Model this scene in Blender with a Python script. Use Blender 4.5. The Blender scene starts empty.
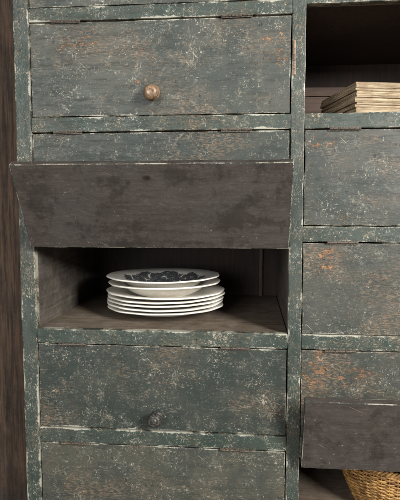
import bpy, bmesh, math, random
from mathutils import Vector, Matrix, noise as mn
random.seed(7)
S=bpy.context.scene
COL=S.collection
S.view_settings.view_transform='Standard'; S.view_settings.look='None'; S.view_settings.exposure=0
U=0.002
# ---------------------------------------------------------------- camera
F=520.0; CAMZ=0.80; CAM=Vector((0,-F*U,CAMZ))
V2=Vector((-5600,-42,F)); V1=Vector((2.9,6050,F))
Xc=-V2.normalized(); Zc=-(V1.normalized()); Zc=(Zc-Xc*Zc.dot(Xc)).normalized(); Yc=Zc.cross(Xc)
right=Vector((Xc[0],Yc[0],Zc[0])); down=Vector((Xc[1],Yc[1],Zc[1])); fwd=Vector((Xc[2],Yc[2],Zc[2]))
cd=bpy.data.cameras.new('camera'); cam=bpy.data.objects.new('camera',cd); COL.objects.link(cam)
cd.sensor_fit='VERTICAL'; cd.sensor_height=24; cd.lens=24*F/500; cd.clip_start=0.02; cd.clip_end=100
m=Matrix.Identity(4)
for i in range(3):
    m[i][0]=right[i]; m[i][1]=-down[i]; m[i][2]=-fwd[i]; m[i][3]=CAM[i]
cam.matrix_world=m; S.camera=cam
def meas(px,py,y=0.0):
    d=right*(px-200)+down*(py-250)+fwd*F
    t=(y-CAM.y)/d.y
    return CAM+d*t
def MX(px,py=225): return meas(px,py).x
def MZ(py,px=160): return meas(px,py).z
# ---------------------------------------------------------------- node helpers
def lin(c):
    c=c/255.0
    return c/12.92 if c<=0.04045 else ((c+0.055)/1.055)**2.4
def rgb(r,g,b): return (lin(r),lin(g),lin(b),1)
class G:
    def __init__(s,name):
        s.m=bpy.data.materials.new(name); s.m.use_nodes=True; s.t=s.m.node_tree; s.t.nodes.clear()
        s.out=s.t.nodes.new('ShaderNodeOutputMaterial'); s.b=s.t.nodes.new('ShaderNodeBsdfPrincipled')
        s.t.links.new(s.b.outputs[0],s.out.inputs[0])
    def set(s,sock,v):
        if isinstance(v,bpy.types.NodeSocket): s.t.links.new(v,sock)
        else: sock.default_value=v
    def N(s,t): return s.t.nodes.new(t)
    def math(s,op,a,b=None,clamp=False):
        n=s.N('ShaderNodeMath'); n.operation=op; n.use_clamp=clamp; s.set(n.inputs[0],a)
        if b is not None: s.set(n.inputs[1],b)
        return n.outputs[0]
    def vmath(s,op,a,b=None,out=0):
        n=s.N('ShaderNodeVectorMath'); n.operation=op; s.set(n.inputs[0],a)
        if b is not None: s.set(n.inputs[1],b)
        return n.outputs[out]
    def map(s,v,scale=(1,1,1),rot=(0,0,0),loc=(0,0,0)):
        a=s.N('ShaderNodeMapping'); s.set(a.inputs['Vector'],v)
        a.inputs['Rotation'].default_value=rot
        a.inputs['Location'].default_value=loc
        b=s.N('ShaderNodeVectorMath'); b.operation='MULTIPLY'; s.set(b.inputs[0],a.outputs[0]); b.inputs[1].default_value=scale
        return b.outputs[0]
    def noise(s,v,scale,detail=3,rough=.5,dist=0):
        n=s.N('ShaderNodeTexNoise'); s.set(n.inputs['Vector'],v); n.inputs['Scale'].default_value=scale
        n.inputs['Detail'].default_value=detail; n.inputs['Roughness'].default_value=rough; n.inputs['Distortion'].default_value=dist
        return n.outputs[0]
    def ss(s,f,lo,hi,a=0.,b=1.):
        n=s.N('ShaderNodeMapRange'); n.interpolation_type='SMOOTHSTEP'; s.set(n.inputs[0],f)
        n.inputs[1].default_value=lo; n.inputs[2].default_value=hi; n.inputs[3].default_value=a; n.inputs[4].default_value=b
        return n.outputs[0]
    def mix(s,f,a,b):
        n=s.N('ShaderNodeMix'); n.data_type='RGBA'; s.set(n.inputs[0],f); s.set(n.inputs[6],a); s.set(n.inputs[7],b); return n.outputs[2]
    def obj(s):
        tc=s.N('ShaderNodeTexCoord'); oi=s.N('ShaderNodeObjectInfo')
        s.oc=tc.outputs['Object']
        return s.vmath('ADD',tc.outputs['Object'],oi.outputs['Location'])
    def edge(s):
        a=s.N('ShaderNodeAttribute'); a.attribute_type='OBJECT'; a.attribute_name='half'
        d=s.vmath('SUBTRACT',a.outputs['Vector'],s.vmath('ABSOLUTE',s.oc))
        sp=s.N('ShaderNodeSeparateXYZ'); s.set(sp.inputs[0],d)
        return s.math('MINIMUM',sp.outputs[0],sp.outputs[2])
    def bump(s,h,st=.3,d=.001):
        n=s.N('ShaderNodeBump'); n.inputs['Strength'].default_value=st; n.inputs['Distance'].default_value=d
        s.set(n.inputs['Height'],h); s.set(s.b.inputs['Normal'],n.outputs[0])
    def fin(s,col,rough=.6,metal=0,spec=.5):
        s.set(s.b.inputs['Base Color'],col); s.set(s.b.inputs['Roughness'],rough); s.b.inputs['Metallic'].default_value=metal
        s.b.inputs['Specular IOR Level'].default_value=spec
        return s.m
def wear_spot(px,py,r):
    p=meas(px,py); return (p.x,0.01,p.z,r)
SPOTS=[wear_spot(85,46,.09),wear_spot(278,46,.09),wear_spot(318,150,.07),wear_spot(320,262,.07),wear_spot(335,372,.12)]
def paint(name,c1,c2,fleck=1.0,wood=1.0,edgew=1.0,vert=False,warm=.5,dd=0.0,spots=False):
    g=G(name); P=g.obj(); e=g.edge()
    def an(a,b,c): return (a,b,c) if not vert else (c,b,a)
    big=g.noise(g.map(P,an(5,5,7),loc=(3,1,2)),1,6,.66)
    sp=None
    if spots:
        for (x,y,z,r) in SPOTS:
            d=g.ss(g.vmath('DISTANCE',g.map(P,(.75,1,1.3)),(x*.75,y,z*1.3),1),0,r,1,0)
            sp=d if sp is None else g.math('MAXIMUM',sp,d)
        big=g.math('ADD',big,g.math('MULTIPLY',sp,.10))
    col=g.mix(g.ss(g.noise(P,9,3,.6),.4,.6),c1,c2)
    grain=g.noise(g.map(P,an(20,120,140)),1,4,.75)
    fine=g.noise(g.map(P,an(110,200,380)),1,3,.8)
    col=g.mix(g.ss(grain,.46,.68,0,.5),col,rgb(25,28,26))
    rub=g.math('MULTIPLY',g.ss(big,.48,.66),g.ss(fine,.45,.6))
    col=g.mix(g.math('MULTIPLY',rub,warm),col,rgb(120,96,74))
    mid=g.noise(P,38,5,.85)
    hz=g.math('MULTIPLY',g.ss(mid,.48,.64),g.ss(fine,.46,.6))
    col=g.mix(g.math('MULTIPLY',hz,.36*fleck,True),col,rgb(130,128,114))
    patch=g.noise(g.map(P,(1,1,1),loc=(8,2,4)),12,5,.75)
    dens=g.math('ADD',g.math('MULTIPLY',g.math('SUBTRACT',mid,.5),.14),g.math('MULTIPLY',g.math('SUBTRACT',patch,.5),.28))
    dens=g.math('ADD',dens,.012+dd)
    f1=g.noise(g.map(P,an(170,170,270) if not vert else (270,170,170),loc=(1,5,2)),1,4,.9)
    acc=g.ss(g.math('ADD',f1,dens),.625,.655)
    c=g.noise(P,130,5,.92)
    acc=g.math('MAXIMUM',acc,g.ss(g.math('ADD',c,dens),.643,.665))
    ch=g.noise(g.map(P,(1,1,1),loc=(4,9,9)),55,6,.88)
    acc=g.math('MAXIMUM',acc,g.ss(g.math('ADD',ch,g.math('MULTIPLY',dens,.7)),.654,.670))
    for k,(a,lo,sc) in enumerate(((1.45,.700,(60,60,640)),(-.75,.735,(26,60,520)),(.95,.735,(36,50,600)))):
        st=g.noise(g.map(P,sc,rot=(0,a,0),loc=(k*3,0,k)),1,1.5,.6,.25)
        acc=g.math('MAXIMUM',acc,g.math('MULTIPLY',g.ss(g.math('ADD',st,g.math('MULTIPLY',dens,1.3)),lo,lo+.07),.55))
    wl=g.noise(g.map(P,(1,1,1),loc=(5,5,5)),16,4,.65)
    ed=g.math('ADD',e,g.math('MULTIPLY',g.math('SUBTRACT',c,.5),.014))
    ed=g.math('SUBTRACT',ed,g.math('MULTIPLY',g.math('SUBTRACT',wl,.49),.020*edgew))
    em=g.ss(ed,-.0006,.0011,1,0)
    cm=g.math('MAXIMUM',g.math('MULTIPLY',acc,fleck,True),g.math('MULTIPLY',em,.75))
    ccol=g.mix(g.ss(wl,.38,.58),rgb(146,124,98),rgb(188,184,167))
    col=g.mix(g.math('MULTIPLY',cm,.72),col,ccol)
    w=g.noise(g.map(P,an(1.2,1,2.0),loc=(1,2,6.3)),9,7,.88)
    ws=g.math('ADD',w,g.math('MULTIPLY',g.math('SUBTRACT',fine,.5),.28))
    if sp is not None: ws=g.math('ADD',ws,g.math('MULTIPLY',sp,.095))
    wm=g.ss(ws,.668-.03*wood,.705-.03*wood)
    wcol=g.mix(g.ss(grain,.4,.6),rgb(156,112,74),rgb(110,80,57))
    col=g.mix(g.math('MULTIPLY',wm,.78),col,wcol)
    dk=g.ss(g.noise(g.map(P,(1,1,1),loc=(7,3,1)),60,4,.8),.64,.675)
    col=g.mix(g.math('MULTIPLY',dk,.85),col,rgb(18,17,15))
    h=g.math('SUBTRACT',g.math('MULTIPLY',fine,.6),g.math('ADD',g.math('MULTIPLY',cm,.4),wm))
    g.bump(h,.7,.0008)
    return g.fin(col,g.ss(grain,.3,.7,.42,.64),spec=.38)
M={}
M['door']=paint('distressed_green_grey_paint',rgb(50,56,51),rgb(64,66,59),1.0,1.15,.7,warm=.65,spots=True)
M['door_dark']=paint('dark_green_paint',rgb(37,45,40),rgb(48,53,47),.9,1.0,.7,warm=.5)
M['door_side']=paint('charcoal_green_paint',rgb(48,53,48),rgb(61,62,55),.9,1.3,.5,warm=.65,spots=True)
M['door_brown']=paint('worn_grey_brown_paint',rgb(53,57,51),rgb(66,66,57),.9,1.1,.5,warm=.6)
M['frame']=paint('frame_green_paint',rgb(40,52,45),rgb(51,60,53),1.0,1.1,1.1,warm=.4,dd=.02)
M['frame_v']=paint('stile_green_paint',rgb(42,53,47),rgb(53,61,55),1.0,1.1,1.1,True,warm=.5,dd=.03)

def wood(name,ca,cb,cc,dust=0.,axis=0,scratch=0.,rough=.7,sc0=70,vary=6):
    g=G(name); P=g.obj()
    sc=[sc0*2,sc0*2,sc0*2]; sc[axis]=7
    a=g.noise(g.map(P,tuple(sc)),1,6,.75,.3); b=g.noise(P,vary,6,.7)
    col=g.mix(g.ss(a,.38,.64),ca,cb); col=g.mix(g.ss(b,.42,.66,0,.8),col,cc)
    if scratch:
        sp=g.ss(g.noise(g.map(P,(1,1,1),loc=(4,4,4)),110,4,.85),.66,.70)
        acc=g.math('MULTIPLY',sp,scratch)
        st=g.noise(g.map(P,(14,60,300),rot=(0,.5,0),loc=(0,2,4)),1,2)
        acc=g.math('MAXIMUM',acc,g.math('MULTIPLY',g.ss(st,.70,.76),scratch*.5))
        col=g.mix(acc,col,rgb(138,131,121))
        sf=g.math('MULTIPLY',g.ss(g.noise(g.map(P,(50,60,180),loc=(2,2,2)),1,6,.85),.50,.66),.24)
        col=g.mix(sf,col,rgb(106,100,93))
        stn=g.ss(g.noise(g.map(P,(1,1,1),loc=(9,1,3)),13,6,.8),.50,.60,0,.6)
        col=g.mix(stn,col,rgb(34,30,28))
        # a knot near the free edge of the board
        kd=g.vmath('DISTANCE',g.map(s_oc(g),(1,0,1.5)),(-.005,0,-.095),1)
        kn=g.ss(g.math('ADD',kd,g.math('MULTIPLY',g.math('SUBTRACT',a,.5),.01)),.004,.011,.9,0)
        col=g.mix(kn,col,rgb(22,18,16))
    if dust: col=g.mix(g.math('MULTIPLY',g.ss(g.noise(P,25,6,.8),.4,.65),dust),col,rgb(136,128,114))
    g.bump(a,.5,.0008)
    return g.fin(col,rough,spec=.42)
def s_oc(g): return g.oc
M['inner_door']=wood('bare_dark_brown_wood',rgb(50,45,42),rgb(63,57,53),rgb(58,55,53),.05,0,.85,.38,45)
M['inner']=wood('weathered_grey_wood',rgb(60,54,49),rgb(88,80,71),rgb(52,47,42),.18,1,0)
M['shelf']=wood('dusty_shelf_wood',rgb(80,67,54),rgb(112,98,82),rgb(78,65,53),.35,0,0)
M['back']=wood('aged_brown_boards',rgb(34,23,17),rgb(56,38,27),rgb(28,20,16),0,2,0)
M['batten']=wood('pale_batten_wood',rgb(68,57,47),rgb(92,80,67),rgb(62,52,43),0,2,0)
M['box']=wood('brown_box_wood',rgb(58,41,29),rgb(80,58,40),rgb(50,36,27),0,0,0)
M['floor']=wood('old_floor_boards',rgb(80,66,52),rgb(105,88,70),rgb(70,58,46),.2,0,0)
M['wall']=wood('brown_timber_wall',rgb(44,33,26),rgb(92,71,54),rgb(35,28,23),.06,2,0,.85,60,4)
def metal(name,a,b,metalv=.6):
    g=G(name); P=g.obj(); n=g.noise(P,300,5,.7); col=g.mix(g.ss(n,.38,.62),a,b); g.bump(n,.5,.0006)
    return g.fin(col,.5,metalv)
M['rust']=metal('dark_rusty_iron',rgb(42,38,34),rgb(98,88,74),.3)
M['knobm']=metal('tarnished_metal',rgb(26,25,23),rgb(84,80,74),.35)
def kw():
    g=G('turned_brown_wood'); P=g.obj(); n=g.noise(g.map(P,(60,60,420)),1,4,.6)
    col=g.mix(g.ss(n,.3,.7),rgb(92,70,52),rgb(140,114,88))
    col=g.mix(g.ss(g.noise(P,70,5,.8),.48,.62,0,.8),col,rgb(50,37,29))
    g.bump(g.noise(P,200,4,.7),.3,.0006); return g.fin(col,.42)
M['knobw']=kw()
def ceramic(name,pattern=False):
    g=G(name); P=g.obj(); O=g.oc
    col=g.mix(g.ss(g.noise(P,18,5,.7),.46,.68,0,.6),rgb(232,229,220),rgb(206,192,170))
    col=g.mix(g.ss(g.noise(P,95,4,.75),.64,.72,0,.55),col,rgb(146,118,92))
    v=g.N('ShaderNodeTexVoronoi'); v.feature='DISTANCE_TO_EDGE'; g.set(v.inputs['Vector'],P); v.inputs['Scale'].default_value=160
    col=g.mix(g.ss(v.outputs['Distance'],.0,.03,.28,0),col,rgb(136,120,100))
    if pattern:
        sp=g.N('ShaderNodeSeparateXYZ'); g.set(sp.inputs[0],O)
        r=g.math('SQRT',g.math('ADD',g.math('POWER',sp.outputs[0],2.),g.math('POWER',sp.outputs[1],2.)))
        up=g.N('ShaderNodeNewGeometry'); nz=g.N('ShaderNodeSeparateXYZ'); g.set(nz.inputs[0],up.outputs['Normal'])
        top=g.ss(nz.outputs[2],.1,.3)
        def ros(scale,lo,hi,loc):
            vo=g.N('ShaderNodeTexVoronoi'); vo.voronoi_dimensions='2D'; vo.feature='F1'
            g.set(vo.inputs['Vector'],g.map(O,(1,1,0),loc=loc)); vo.inputs['Scale'].default_value=scale
            pet=g.ss(vo.outputs['Distance'],lo,hi,1,0)
            vein=g.ss(g.math('SINE',g.math('MULTIPLY',vo.outputs['Distance'],30.)),.8,1.0)
            return g.math('MULTIPLY',pet,g.math('SUBTRACT',1.,g.math('MULTIPLY',vein,.4)))
        leaf=g.math('MAXIMUM',ros(40,.52,.66,(0,0,0)),ros(90,.46,.62,(1,3,0)))
        ang=g.math('ARCTAN2',sp.outputs[1],sp.outputs[0])
        rr=g.math('ADD',r,g.math('MULTIPLY',g.math('SINE',g.math('MULTIPLY',ang,9.)),.004))
        rr=g.math('ADD',rr,g.math('MULTIPLY',g.math('SUBTRACT',g.noise(O,60,3),.5),.022))
        mk=g.math('MULTIPLY',g.math('MULTIPLY',leaf,g.ss(rr,.094,.099,1,0)),top)
        col=g.mix(g.math('MULTIPLY',mk,.92),col,rgb(30,39,49))
    return g.fin(col,.18,spec=.55)
M['cer']=ceramic('cream_glazed_ceramic'); M['cerp']=ceramic('transfer_printed_ceramic',True)
def paper():
    g=G('yellowed_paper'); P=g.obj()
    l=g.noise(g.map(P,(14,14,1300)),1,4,.75); n=g.noise(P,34,5,.7)
    col=g.mix(g.ss(l,.40,.62),rgb(108,92,72),rgb(184,166,138)); col=g.mix(g.ss(n,.46,.66,0,.55),col,rgb(120,98,74)); g.bump(l,.7,.0015)
    return g.fin(col,.85,spec=.2)
M['paper']=paper()
def cover():
    g=G('worn_paper_cover'); P=g.obj(); n=g.noise(P,40,6,.7)
    return g.fin(g.mix(g.ss(n,.4,.6),rgb(116,98,76),rgb(160,142,116)),.85,spec=.2)
M['cover']=cover()
def wick():
    g=G('golden_wicker'); P=g.obj(); n=g.noise(g.map(P,(40,40,400)),1,4,.6); n2=g.noise(P,60,3)
    col=g.mix(g.ss(n,.35,.65),rgb(122,86,44),rgb(188,146,86)); col=g.mix(g.ss(n2,.45,.65,0,.7),col,rgb(98,68,38)); g.bump(n,.4,.0006)
    return g.fin(col,.5)
M['wick']=wick()
# ---------------------------------------------------------------- mesh helpers
def newobj(name,bm,mats,smooth=False,parent=None,mw=None):
    me=bpy.data.meshes.new(name); bm.to_mesh(me); bm.free()
    for mt in mats: me.materials.append(mt)
    if smooth:
        for p in me.polygons: p.use_smooth=True
    o=bpy.data.objects.new(name,me); COL.objects.link(o)
    put(o,parent,mw or Matrix.Identity(4)); return o
WM={}
def put(o,parent,mw):
    WM[o.name]=mw.copy()
    if parent is not None:
        o.parent=parent; o.matrix_parent_inverse=WM[parent.name].inverted()
    o.matrix_basis=mw
def board(name,x0,x1,y0,y1,z0,z1,mats,parent,wob=.0006,bev=.0018,second=None,mw=None):
    """slightly irregular board; second: 'back' = slot 1 everywhere but the front, 'under' = slot 1 on the underside"""
    hx,hy,hz=(x1-x0)/2,(y1-y0)/2,(z1-z0)/2
    bm=bmesh.new(); bmesh.ops.create_cube(bm,size=2)
    for v in bm.verts: v.co=Vector((v.co.x*hx,v.co.y*hy,v.co.z*hz))
    for ax,h in ((0,hx),(2,hz)):
        n=int(h*2/.014)
        if n>1:
            es=[e for e in bm.edges if abs((e.verts[0].co-e.verts[1].co).normalized()[ax])>.9]
            bmesh.ops.subdivide_edges(bm,edges=es,cuts=min(n,60),use_grid_fill=True)
    bm.normal_update()
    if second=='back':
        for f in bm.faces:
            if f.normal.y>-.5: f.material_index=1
    if second=='under':
        for f in bm.faces:
            if f.normal.z<-.5: f.material_index=1
    c=Vector(((x0+x1)/2,(y0+y1)/2,(z0+z1)/2))
    sd=Vector((random.random()*50,3,1))
    for v in bm.verts:
        q=(v.co+c)*22+sd; q2=(v.co+c)*75+sd
        v.co+=Vector((mn.noise(q)*wob+mn.noise(q2)*wob*.5,mn.noise(q+Vector((9,0,0)))*wob*.8,mn.noise(q+Vector((0,9,0)))*wob+mn.noise(q2+Vector((0,7,0)))*wob*.5))
    bm.normal_update()
    es=[e for e in bm.edges if len(e.link_faces)==2 and e.calc_face_angle(0)>.8]
    if bev: bmesh.ops.bevel(bm,geom=es,offset=bev,segments=2,affect='EDGES',profile=.6)
    o=newobj(name,bm,mats,False,parent,mw or Matrix.Translation(c))
    o["half"]=[hx,hy,hz]
    return o
def lathe(bm,prof,seg=64,axis='Z',mod=None,mi=0):
    rings=[]
    for r,z in prof:
        ring=[]
        if r<1e-6:
            ring=[bm.verts.new((0,0,z))]
        else:
            for i in range(seg):
                a=2*math.pi*i/seg; rr=r*(mod(a,r,z) if mod else 1)
                ring.append(bm.verts.new((rr*math.cos(a),rr*math.sin(a),z)))
        rings.append(ring)
    for A,B in zip(rings,rings[1:]):
        for i in range(seg):
            j=(i+1)%seg
            if len(A)==1 and len(B)==1: continue
            if len(A)==1: f=bm.faces.new((A[0],B[j],B[i]))
            elif len(B)==1: f=bm.faces.new((A[i],A[j],B[0]))
            else: f=bm.faces.new((A[i],A[j],B[j],B[i]))
            f.material_index=mi
    bmesh.ops.recalc_face_normals(bm,faces=bm.faces)
def tube(bm,pts,rad,n=6,closed=False):
    rings=[]; L=len(pts)
    for i,p in enumerate(pts):
        a=pts[(i-1)%L] if (closed or i>0) else p; b=pts[(i+1)%L] if (closed or i<L-1) else p
        t=(b-a).normalized(); up=Vector((0,0,1)) if abs(t.z)<.9 else Vector((1,0,0))
        s=t.cross(up).normalized(); w=s.cross(t)
        rr=rad(i) if callable(rad) else rad
        rings.append([bm.verts.new(p+(s*math.cos(k*2*math.pi/n)+w*math.sin(k*2*math.pi/n))*rr) for k in range(n)])
    R=rings+([rings[0]] if closed else [])
    for A,B in zip(R,R[1:]):
        for k in range(n):
            bm.faces.new((A[k],A[(k+1)%n],B[(k+1)%n],B[k]))
    if not closed:
        bm.faces.new(rings[0][::-1]); bm.faces.new(rings[-1])
# ---------------------------------------------------------------- cabinet
LX0,LX1=MX(19),MX(33.5); DX0,DX1=MX(289.5),MX(303); 
COLW=DX0-LX1; RX0=DX1+COLW; RX1=RX0+(DX1-DX0)
DEP=.456
rows=[(-95,3.5),(17.5,115.5),(130.5,226),(241,331.5),(346,432),(446.5,528)]
rz=[(MZ(a),MZ(b)) for a,b in rows]
rzr=list(rz); rzr[0]=(rz[0][0],MZ(-6)); rzr[1]=(MZ(8.5),rz[1][1]); rzr[5]=(MZ(452),rz[5][1])
RZ=(rz,rzr)
TOP=rz[0][0]+.03
cab=bpy.data.objects.new('cabinet',None); COL.objects.link(cab)
put(cab,None,Matrix.Translation(((LX0+RX1)/2,DEP/2,0)))
cab["label"]="old distressed dark green wooden cabinet, several flap doors lifted open"; cab["category"]="cabinet"
for a,b in ((LX0,LX1),(DX0,DX1),(RX0,RX1)):
    board('stile',a,b,0,.02,0,TOP,[M['frame_v']],cab,wob=.0013,bev=.0022)
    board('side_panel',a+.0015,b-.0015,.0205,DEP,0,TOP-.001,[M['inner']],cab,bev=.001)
for ci,(a,b) in enumerate(((LX1,DX0),(DX1,RX0))):
    a+=.0005; b-=.0005
    tops=[TOP]+[r[1] for r in RZ[ci]]; bots=[r[0] for r in RZ[ci]]+[0.0]
    for k,(t,bt) in enumerate(zip(tops,bots)):
        board('rail',a,b,.0012,.02,bt,t,[M['frame']],cab,wob=.0013,bev=.0020)
        board('shelf',a,b,.0205,DEP-.001,(bt if k<6 else t-.022),t-.0008,[M['shelf'],M['back']],cab,bev=.001,second='under')  # dark underside colour paints in the shade of each compartment ceiling
bwd=[.0,.21,.37,.58,.79,1.0]
for i in range(5):
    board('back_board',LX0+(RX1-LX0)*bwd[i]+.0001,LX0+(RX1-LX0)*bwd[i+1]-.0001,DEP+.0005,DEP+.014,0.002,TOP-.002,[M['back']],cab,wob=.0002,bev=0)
xb=MX(258)+.012
board('batten',xb,xb+.010,DEP-.012,DEP-.0012,rz[3][1],rz[3][0]-.0005,[M['batten']],cab,wob=.0006,bev=.001)

def hinge(parent,x,z,y=-.0012,L=.060):
    bm=bmesh.new()
    kn=3
    for i in range(kn):
        a=-L/2+i*L/kn+.0003; b=-L/2+(i+1)*L/kn-.0003
        tube(bm,[Vector((a,0,0)),Vector((a+.0004,0,0)),Vector((b-.0004,0,0)),Vector((b,0,0))],lambda i:(.0018 if i in(0,3) else .0021),10)
    r=bmesh.ops.create_cube(bm,size=1)['verts']
    for v in r: v.co=Vector((v.co.x*L,v.co.y*.001+.0014,v.co.z*.0070))
    return newobj('hinge',bm,[M['rust']],False,parent,Matrix.Translation((x,y,z))@Matrix.Rotation(random.uniform(-.02,.02),4,'Y'))
def knob(parent,mat,base,mw,kind):
    bm=bmesh.new()
    if kind=='wood':
        prof=[(0,0),(.0105,0),(.0108,.002),(.0075,.0045),(.0065,.010),(.0085,.014),(.0135,.0165),(.0162,.0195),(.0166,.0225),(.0152,.0250),(.0146,.0260),(.0142,.0290),(.0112,.0325),(.0075,.0345),(.0060,.0345),(.0045,.0328),(0,.0325)]
        lathe(bm,prof,48)
        am=.0005
    else:
        prof=[(0,0),(.0125,0),(.013,.0015),(.0085,.004),(.0065,.009),(.009,.013),(.0135,.016),(.0150,.0195),(.0145,.0235),(.0128,.0255),(.0122,.0275),(.0085,.0298),(.0075,.0285),(.006,.0312),(.003,.0325),(0,.0328)]
        lathe(bm,prof,80,mod=lambda a,r,z:1+(.035*abs(math.cos(7*a)) if r>.008 and z>.01 else 0))
        am=.0003
    for v in bm.verts: v.co+=Vector((mn.noise(v.co*90),mn.noise(v.co*90+Vector((5,0,0))),0))*am
    tilt=Matrix.Rotation(random.uniform(-.06,.06),4,'Z')@Matrix.Rotation(random.uniform(.0,.06),4,'X')
    o=newobj('knob',bm,[mat],True,parent,mw@Matrix.Translation(base+Vector((0,.0006,0)))@tilt@Matrix.Rotation(math.radians(90),4,'X'))
    return o
G1=.0019
def door(ci,ri,mat,ang=0,kn=None,label=None,hx=(.145,.80)):
    a,b=((LX1,DX0),(DX1,RX0))[ci]; zt,zb=RZ[ci][ri]
    a+=G1;b-=G1;zt-=G1*1.3;zb+=G1
    th=.015
    c=Vector(((a+b)/2,.0040+th/2,(zt+zb)/2))
    mw=Matrix.Translation(c)@Matrix.Rotation(random.uniform(-.0016,.0016),4,'Y')
    if ang:
        hp=Vector((0,-.002,zt))
        R=Matrix.Translation(hp)@Matrix.Rotation(-math.radians(ang),4,'X')@Matrix.Translation(-hp)
        mw=R@mw
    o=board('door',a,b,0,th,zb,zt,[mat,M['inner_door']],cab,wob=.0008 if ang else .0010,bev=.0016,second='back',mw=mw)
    if label: o["label"]=label
    w=b-a
    for h in hx: hinge(o,a+w*h,zt+.0012)
    if kn:
        kz=(zb-zt)*kn[1]+ (zt-c.z)
        knob(o,M['knobw'] if kn[0]=='wood' else M['knobm'],Vector((w*kn[2]-w/2,-th/2-.0002,kz)),mw,kn[0])
    return o
door(0,0,M['door'],0)
door(1,0,M['door'],0)
door(0,1,M['door'],0,('wood',.78,.483),"scratched grey green flap door with turned brown wooden knob")
door(0,2,M['door_dark'],0,('metal',.8,.47))
door(1,2,M['door_side'],0)
door(0,3,M['door_dark'],151,('metal',.8,.47),"flap door lifted open showing its dark brown inner face")
door(1,3,M['door_side'],0)
door(0,4,M['door_dark'],0,('metal',.83,.486),"dark green flap door with small tarnished knob")
door(1,4,M['door_side'],0)
door(0,5,M['door_brown'],0,('metal',.8,.47))
door(1,5,M['door_dark'],162,None,"flap door lifted open showing its dark inner face")
a=meas(294.5,40); b=meas(294.5,75)
board('wood_strip',a.x-.0022,a.x+.0028,-.0022,-.0004+.001,b.z,a.z,[M['knobw']],cab,wob=.0012,bev=.0006)

# ---------------------------------------------------------------- plates
def plate(kind,R,z,dx,dy,mat,label):
    bm=bmesh.new()
    if kind=='dinner':
        prof=[(0,.0025),(.040,.0025),(.0475,.0022),(.049,0),(.052,0),(.054,.0025),(.078,.0055),(.090,.0095),(.098,.0145),(.118,.0178),(R-.003,.0208),(R-.0008,.0214),(R,.0228),(R-.0008,.0243),(R-.003,.0246),(.118,.0217),(.097,.0186),(.088,.0140),(.076,.0100),(.05,.0072),(0,.0066)]
    else:
        prof=[(0,.0025),(.040,.0025),(.0465,.0022),(.048,0),(.051,0),(.053,.003),(.070,.008),(.086,.0165),(.095,.0250),(.102,.0290),(.120,.0317),(R-.003,.0340),(R-.0008,.0347),(R,.0361),(R-.0008,.0375),(R-.003,.0378),(.119,.0353),(.101,.0333),(.092,.0290),(.082,.0210),(.067,.0126),(.05,.0084),(0,.0074)]
    ph=random.uniform(0,6)
    lathe(bm,prof,96,mod=lambda a,r,zz:1+((.007*math.cos(12*a)+.004*math.sin(2*a+ph)+.003*math.sin(5*a+ph*2))*max(0,(r-.09)/.045)))
    for v in bm.verts:
        rr=math.hypot(v.co.x,v.co.y)
        if rr>.1: v.co.z+=(rr-.1)*.02*math.sin(math.atan2(v.co.y,v.co.x)*2+ph)
    o=newobj('plate',bm,[mat],True,None,Matrix.Translation((pc.x+dx,pc.y+dy,z))@Matrix.Rotation(random.uniform(0,6),4,'Z')@Matrix.Rotation(random.uniform(-.006,.006),4,'X'))
    o["label"]=label; o["category"]="plate"; o["group"]="stack of old cream plates"
    return o
fz=rz[3][1]
pc=Vector((MX(150),.188,0))
zz=fz-.0003
NP=5; SPC=.0090
for i in range(NP):
    plate('dinner',.140+random.uniform(-.002,.0015),zz+i*SPC,random.uniform(-.004,.004)+.002,random.uniform(-.003,.003),M['cer'],"cream glazed dinner plate in the stack on the cabinet shelf")
zs=zz+(NP-1)*SPC+.0066
plate('soup',.134,zs,-.001,0,M['cer'],"deep cream soup plate in the stack on the cabinet shelf")
plate('soup',.1345,zs+.0138,-.004,.001,M['cerp'],"deep cream soup plate with blue printed flowers, topping the stack")
# ---------------------------------------------------------------- booklets
bz=rz[1][1]
corner=Vector((104*U,10*U+.004,0)); ang=math.atan2(22,99)
z=bz-.0003
for i in range(16):
    t=random.choice((.003,.004,.005,.007)); L=.200+random.uniform(-.004,.002); W=.150+random.uniform(-.003,.004)
    if z-bz>.063: break
    bm=bmesh.new()
    def bx(x0,x1,y0,y1,z0,z1,mi,n=8):
        r=bmesh.ops.create_cube(bm,size=1)['verts']
        for v in r: v.co=Vector(((x0+x1)/2+v.co.x*(x1-x0),(y0+y1)/2+v.co.y*(y1-y0),(z0+z1)/2+v.co.z*(z1-z0)))
        for f in {f for v in r for f in v.link_faces}: f.material_index=mi
    ng=random.choice((2,3))
    for k in range(ng):
        j=random.uniform(-.0006,.0008)
        bx(.0002+j,W-.001+j,.0002+abs(j),L-.002-j,.0003+k*(t-.0006)/ng,.0003+(k+.96)*(t-.0006)/ng,0)
    bx(0,W,0,L,0,.0003,1); bx(0,W,0,L,t-.0003,t,1)
    es=[e for e in bm.edges if e.calc_length()>.05]
    bmesh.ops.subdivide_edges(bm,edges=es,cuts=12,use_grid_fill=True)
    sd=random.random()*20
    for v in bm.verts:
        n1=mn.noise(Vector((v.co.x*35+sd,v.co.y*35,0))); n2=mn.noise(Vector((v.co.x*35,v.co.y*35+sd,3)))
        n3=mn.noise(Vector((v.co.x*20+sd,v.co.y*20,7)))
        v.co+=Vector((n1*.0010,n2*.0010,n3*.0003))
    o=newobj('booklet',bm,[M['paper'],M['cover']],False,None,Matrix.Translation((corner.x+random.uniform(-.0022,.0022),corner.y+random.uniform(0,.003),z))@Matrix.Rotation(ang+random.uniform(-.010,.010),4,'Z'))
    o["label"]="old yellowed paper booklet stacked in the open cabinet compartment"; o["category"]="booklet"; o["group"]="stack of old yellowed booklets"
    z+=t+.0003
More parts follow.
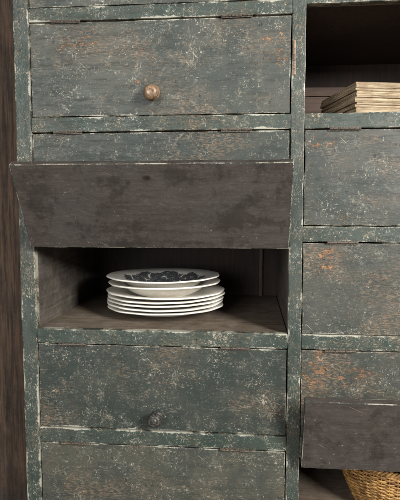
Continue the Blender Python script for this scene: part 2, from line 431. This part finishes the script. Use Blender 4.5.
# wooden box behind the booklets
bxo=bpy.data.objects.new('wooden_box',None); COL.objects.link(bxo)
bc=Vector((DX1+.012+.075,.34,bz-.0008))
Rb=Matrix.Translation(bc)@Matrix.Rotation(.03,4,'Z'); put(bxo,None,Rb)
bxo["label"]="plain brown lidded wooden box behind the stacked booklets"; bxo["category"]="box"
board('body',-.075,.075,-.045,.045,0,.090,[M['box']],bxo,bev=.001,mw=Rb@Matrix.Translation((0,0,.045)))
board('lid',-.078,.078,-.048,.048,.0905,.112,[M['box']],bxo,bev=.0015,mw=Rb@Matrix.Translation((0,0,.1015)))
# ---------------------------------------------------------------- basket
bz=rz[5][1]
bk=bpy.data.objects.new('basket',None); COL.objects.link(bk)
bcen=Vector((171.5*U,.165,bz))
put(bk,None,Matrix.Translation(bcen))
bk["label"]="golden brown woven wicker basket inside the lower cabinet compartment"; bk["category"]="basket"
bm=bmesh.new(); H=.115
def rad(h): t=h/H; return .088+.034*math.sin(min(1,t*1.05)*math.pi*.5)
ns=46; rows_=27
for k in range(rows_):
    h=.004+k*(H-.01)/(rows_-1); pts=[]
    for i in range(ns*5):
        a=2*math.pi*i/(ns*5)
        rr=rad(h)+.0024*math.cos(a*ns/2+ (math.pi if k%2 else 0))+.0012*mn.noise(Vector((a*3,k*1.7,0)))
        pts.append(Vector((rr*math.cos(a),rr*math.sin(a),h+.0006*math.sin(5*a+k)+.0010*mn.noise(Vector((a*4,k*2.3,5))))))
    tube(bm,pts,.0021+.0004*random.random(),6,True)
for s in range(ns):
    a=2*math.pi*(s)/ns
    pts=[Vector((rad(h)*math.cos(a),rad(h)*math.sin(a),h)) for h in [H*i/8 for i in range(9)]]
    tube(bm,pts,.0017,6)
lathe(bm,[(0,.001),(.088,.001),(.089,.004),(0,.004)],40)
newobj('body',bm,[M['wick']],True,bk,Matrix.Translation(bcen))
bm=bmesh.new()
for ph in (0,2*math.pi/3,4*math.pi/3):
    pts=[]
    for i in range(300):
        a=2*math.pi*i/300; w=a*28+ph
        rr=rad(H)+.0038*math.cos(w); pts.append(Vector((rr*math.cos(a),rr*math.sin(a),H+.0038*math.sin(w))))
    tube(bm,pts,.0031,6,True)
newobj('rim',bm,[M['wick']],True,bk,Matrix.Translation(bcen))
# ---------------------------------------------------------------- setting
def struct(name,x0,x1,y0,y1,z0,z1,mat,lab):
    o=board(name,x0,x1,y0,y1,z0,z1,[mat],None,wob=.002,bev=.004); o["kind"]="structure"; o["label"]=lab; return o
w=struct('wall',-2.2,LX0-.007,.10,DEP+.10,0,2.6,M['wall'],"rough brown timber wall beside the cabinet"); w["category"]="wall"
w=struct('wall',LX0-.006,2.4,DEP+.03,DEP+.10,0,2.6,M['wall'],"rough brown wall behind the cabinet"); w["category"]="wall"
f=struct('floor',-2.2,2.4,-2.6,DEP+.10,-.06,-.001,M['floor'],"old wooden floor under the cabinet"); f["category"]="floor"
# ---------------------------------------------------------------- light
W=bpy.data.worlds.new('World'); S.world=W; W.use_nodes=True
W.node_tree.nodes['Background'].inputs[0].default_value=(.96,.97,1,1); W.node_tree.nodes['Background'].inputs[1].default_value=.23
def area(name,loc,target,sx,sy,e,c):
    l=bpy.data.lights.new(name,'AREA'); l.shape='RECTANGLE'; l.size=sx; l.size_y=sy; l.energy=e; l.color=c
    o=bpy.data.objects.new(name,l); COL.objects.link(o); o.location=loc
    o.rotation_euler=(Vector(target)-Vector(loc)).to_track_quat('-Z','Y').to_euler()
area('window_light',(1.75,-2.0,1.65),(0,0,.64),.65,.85,172,(1,.985,.96))
area('fill_light',(-1.1,-2.6,1.25),(0,0,.6),1.4,1.6,54,(.98,.985,1))  # added weak fill from front left, not an actual opening
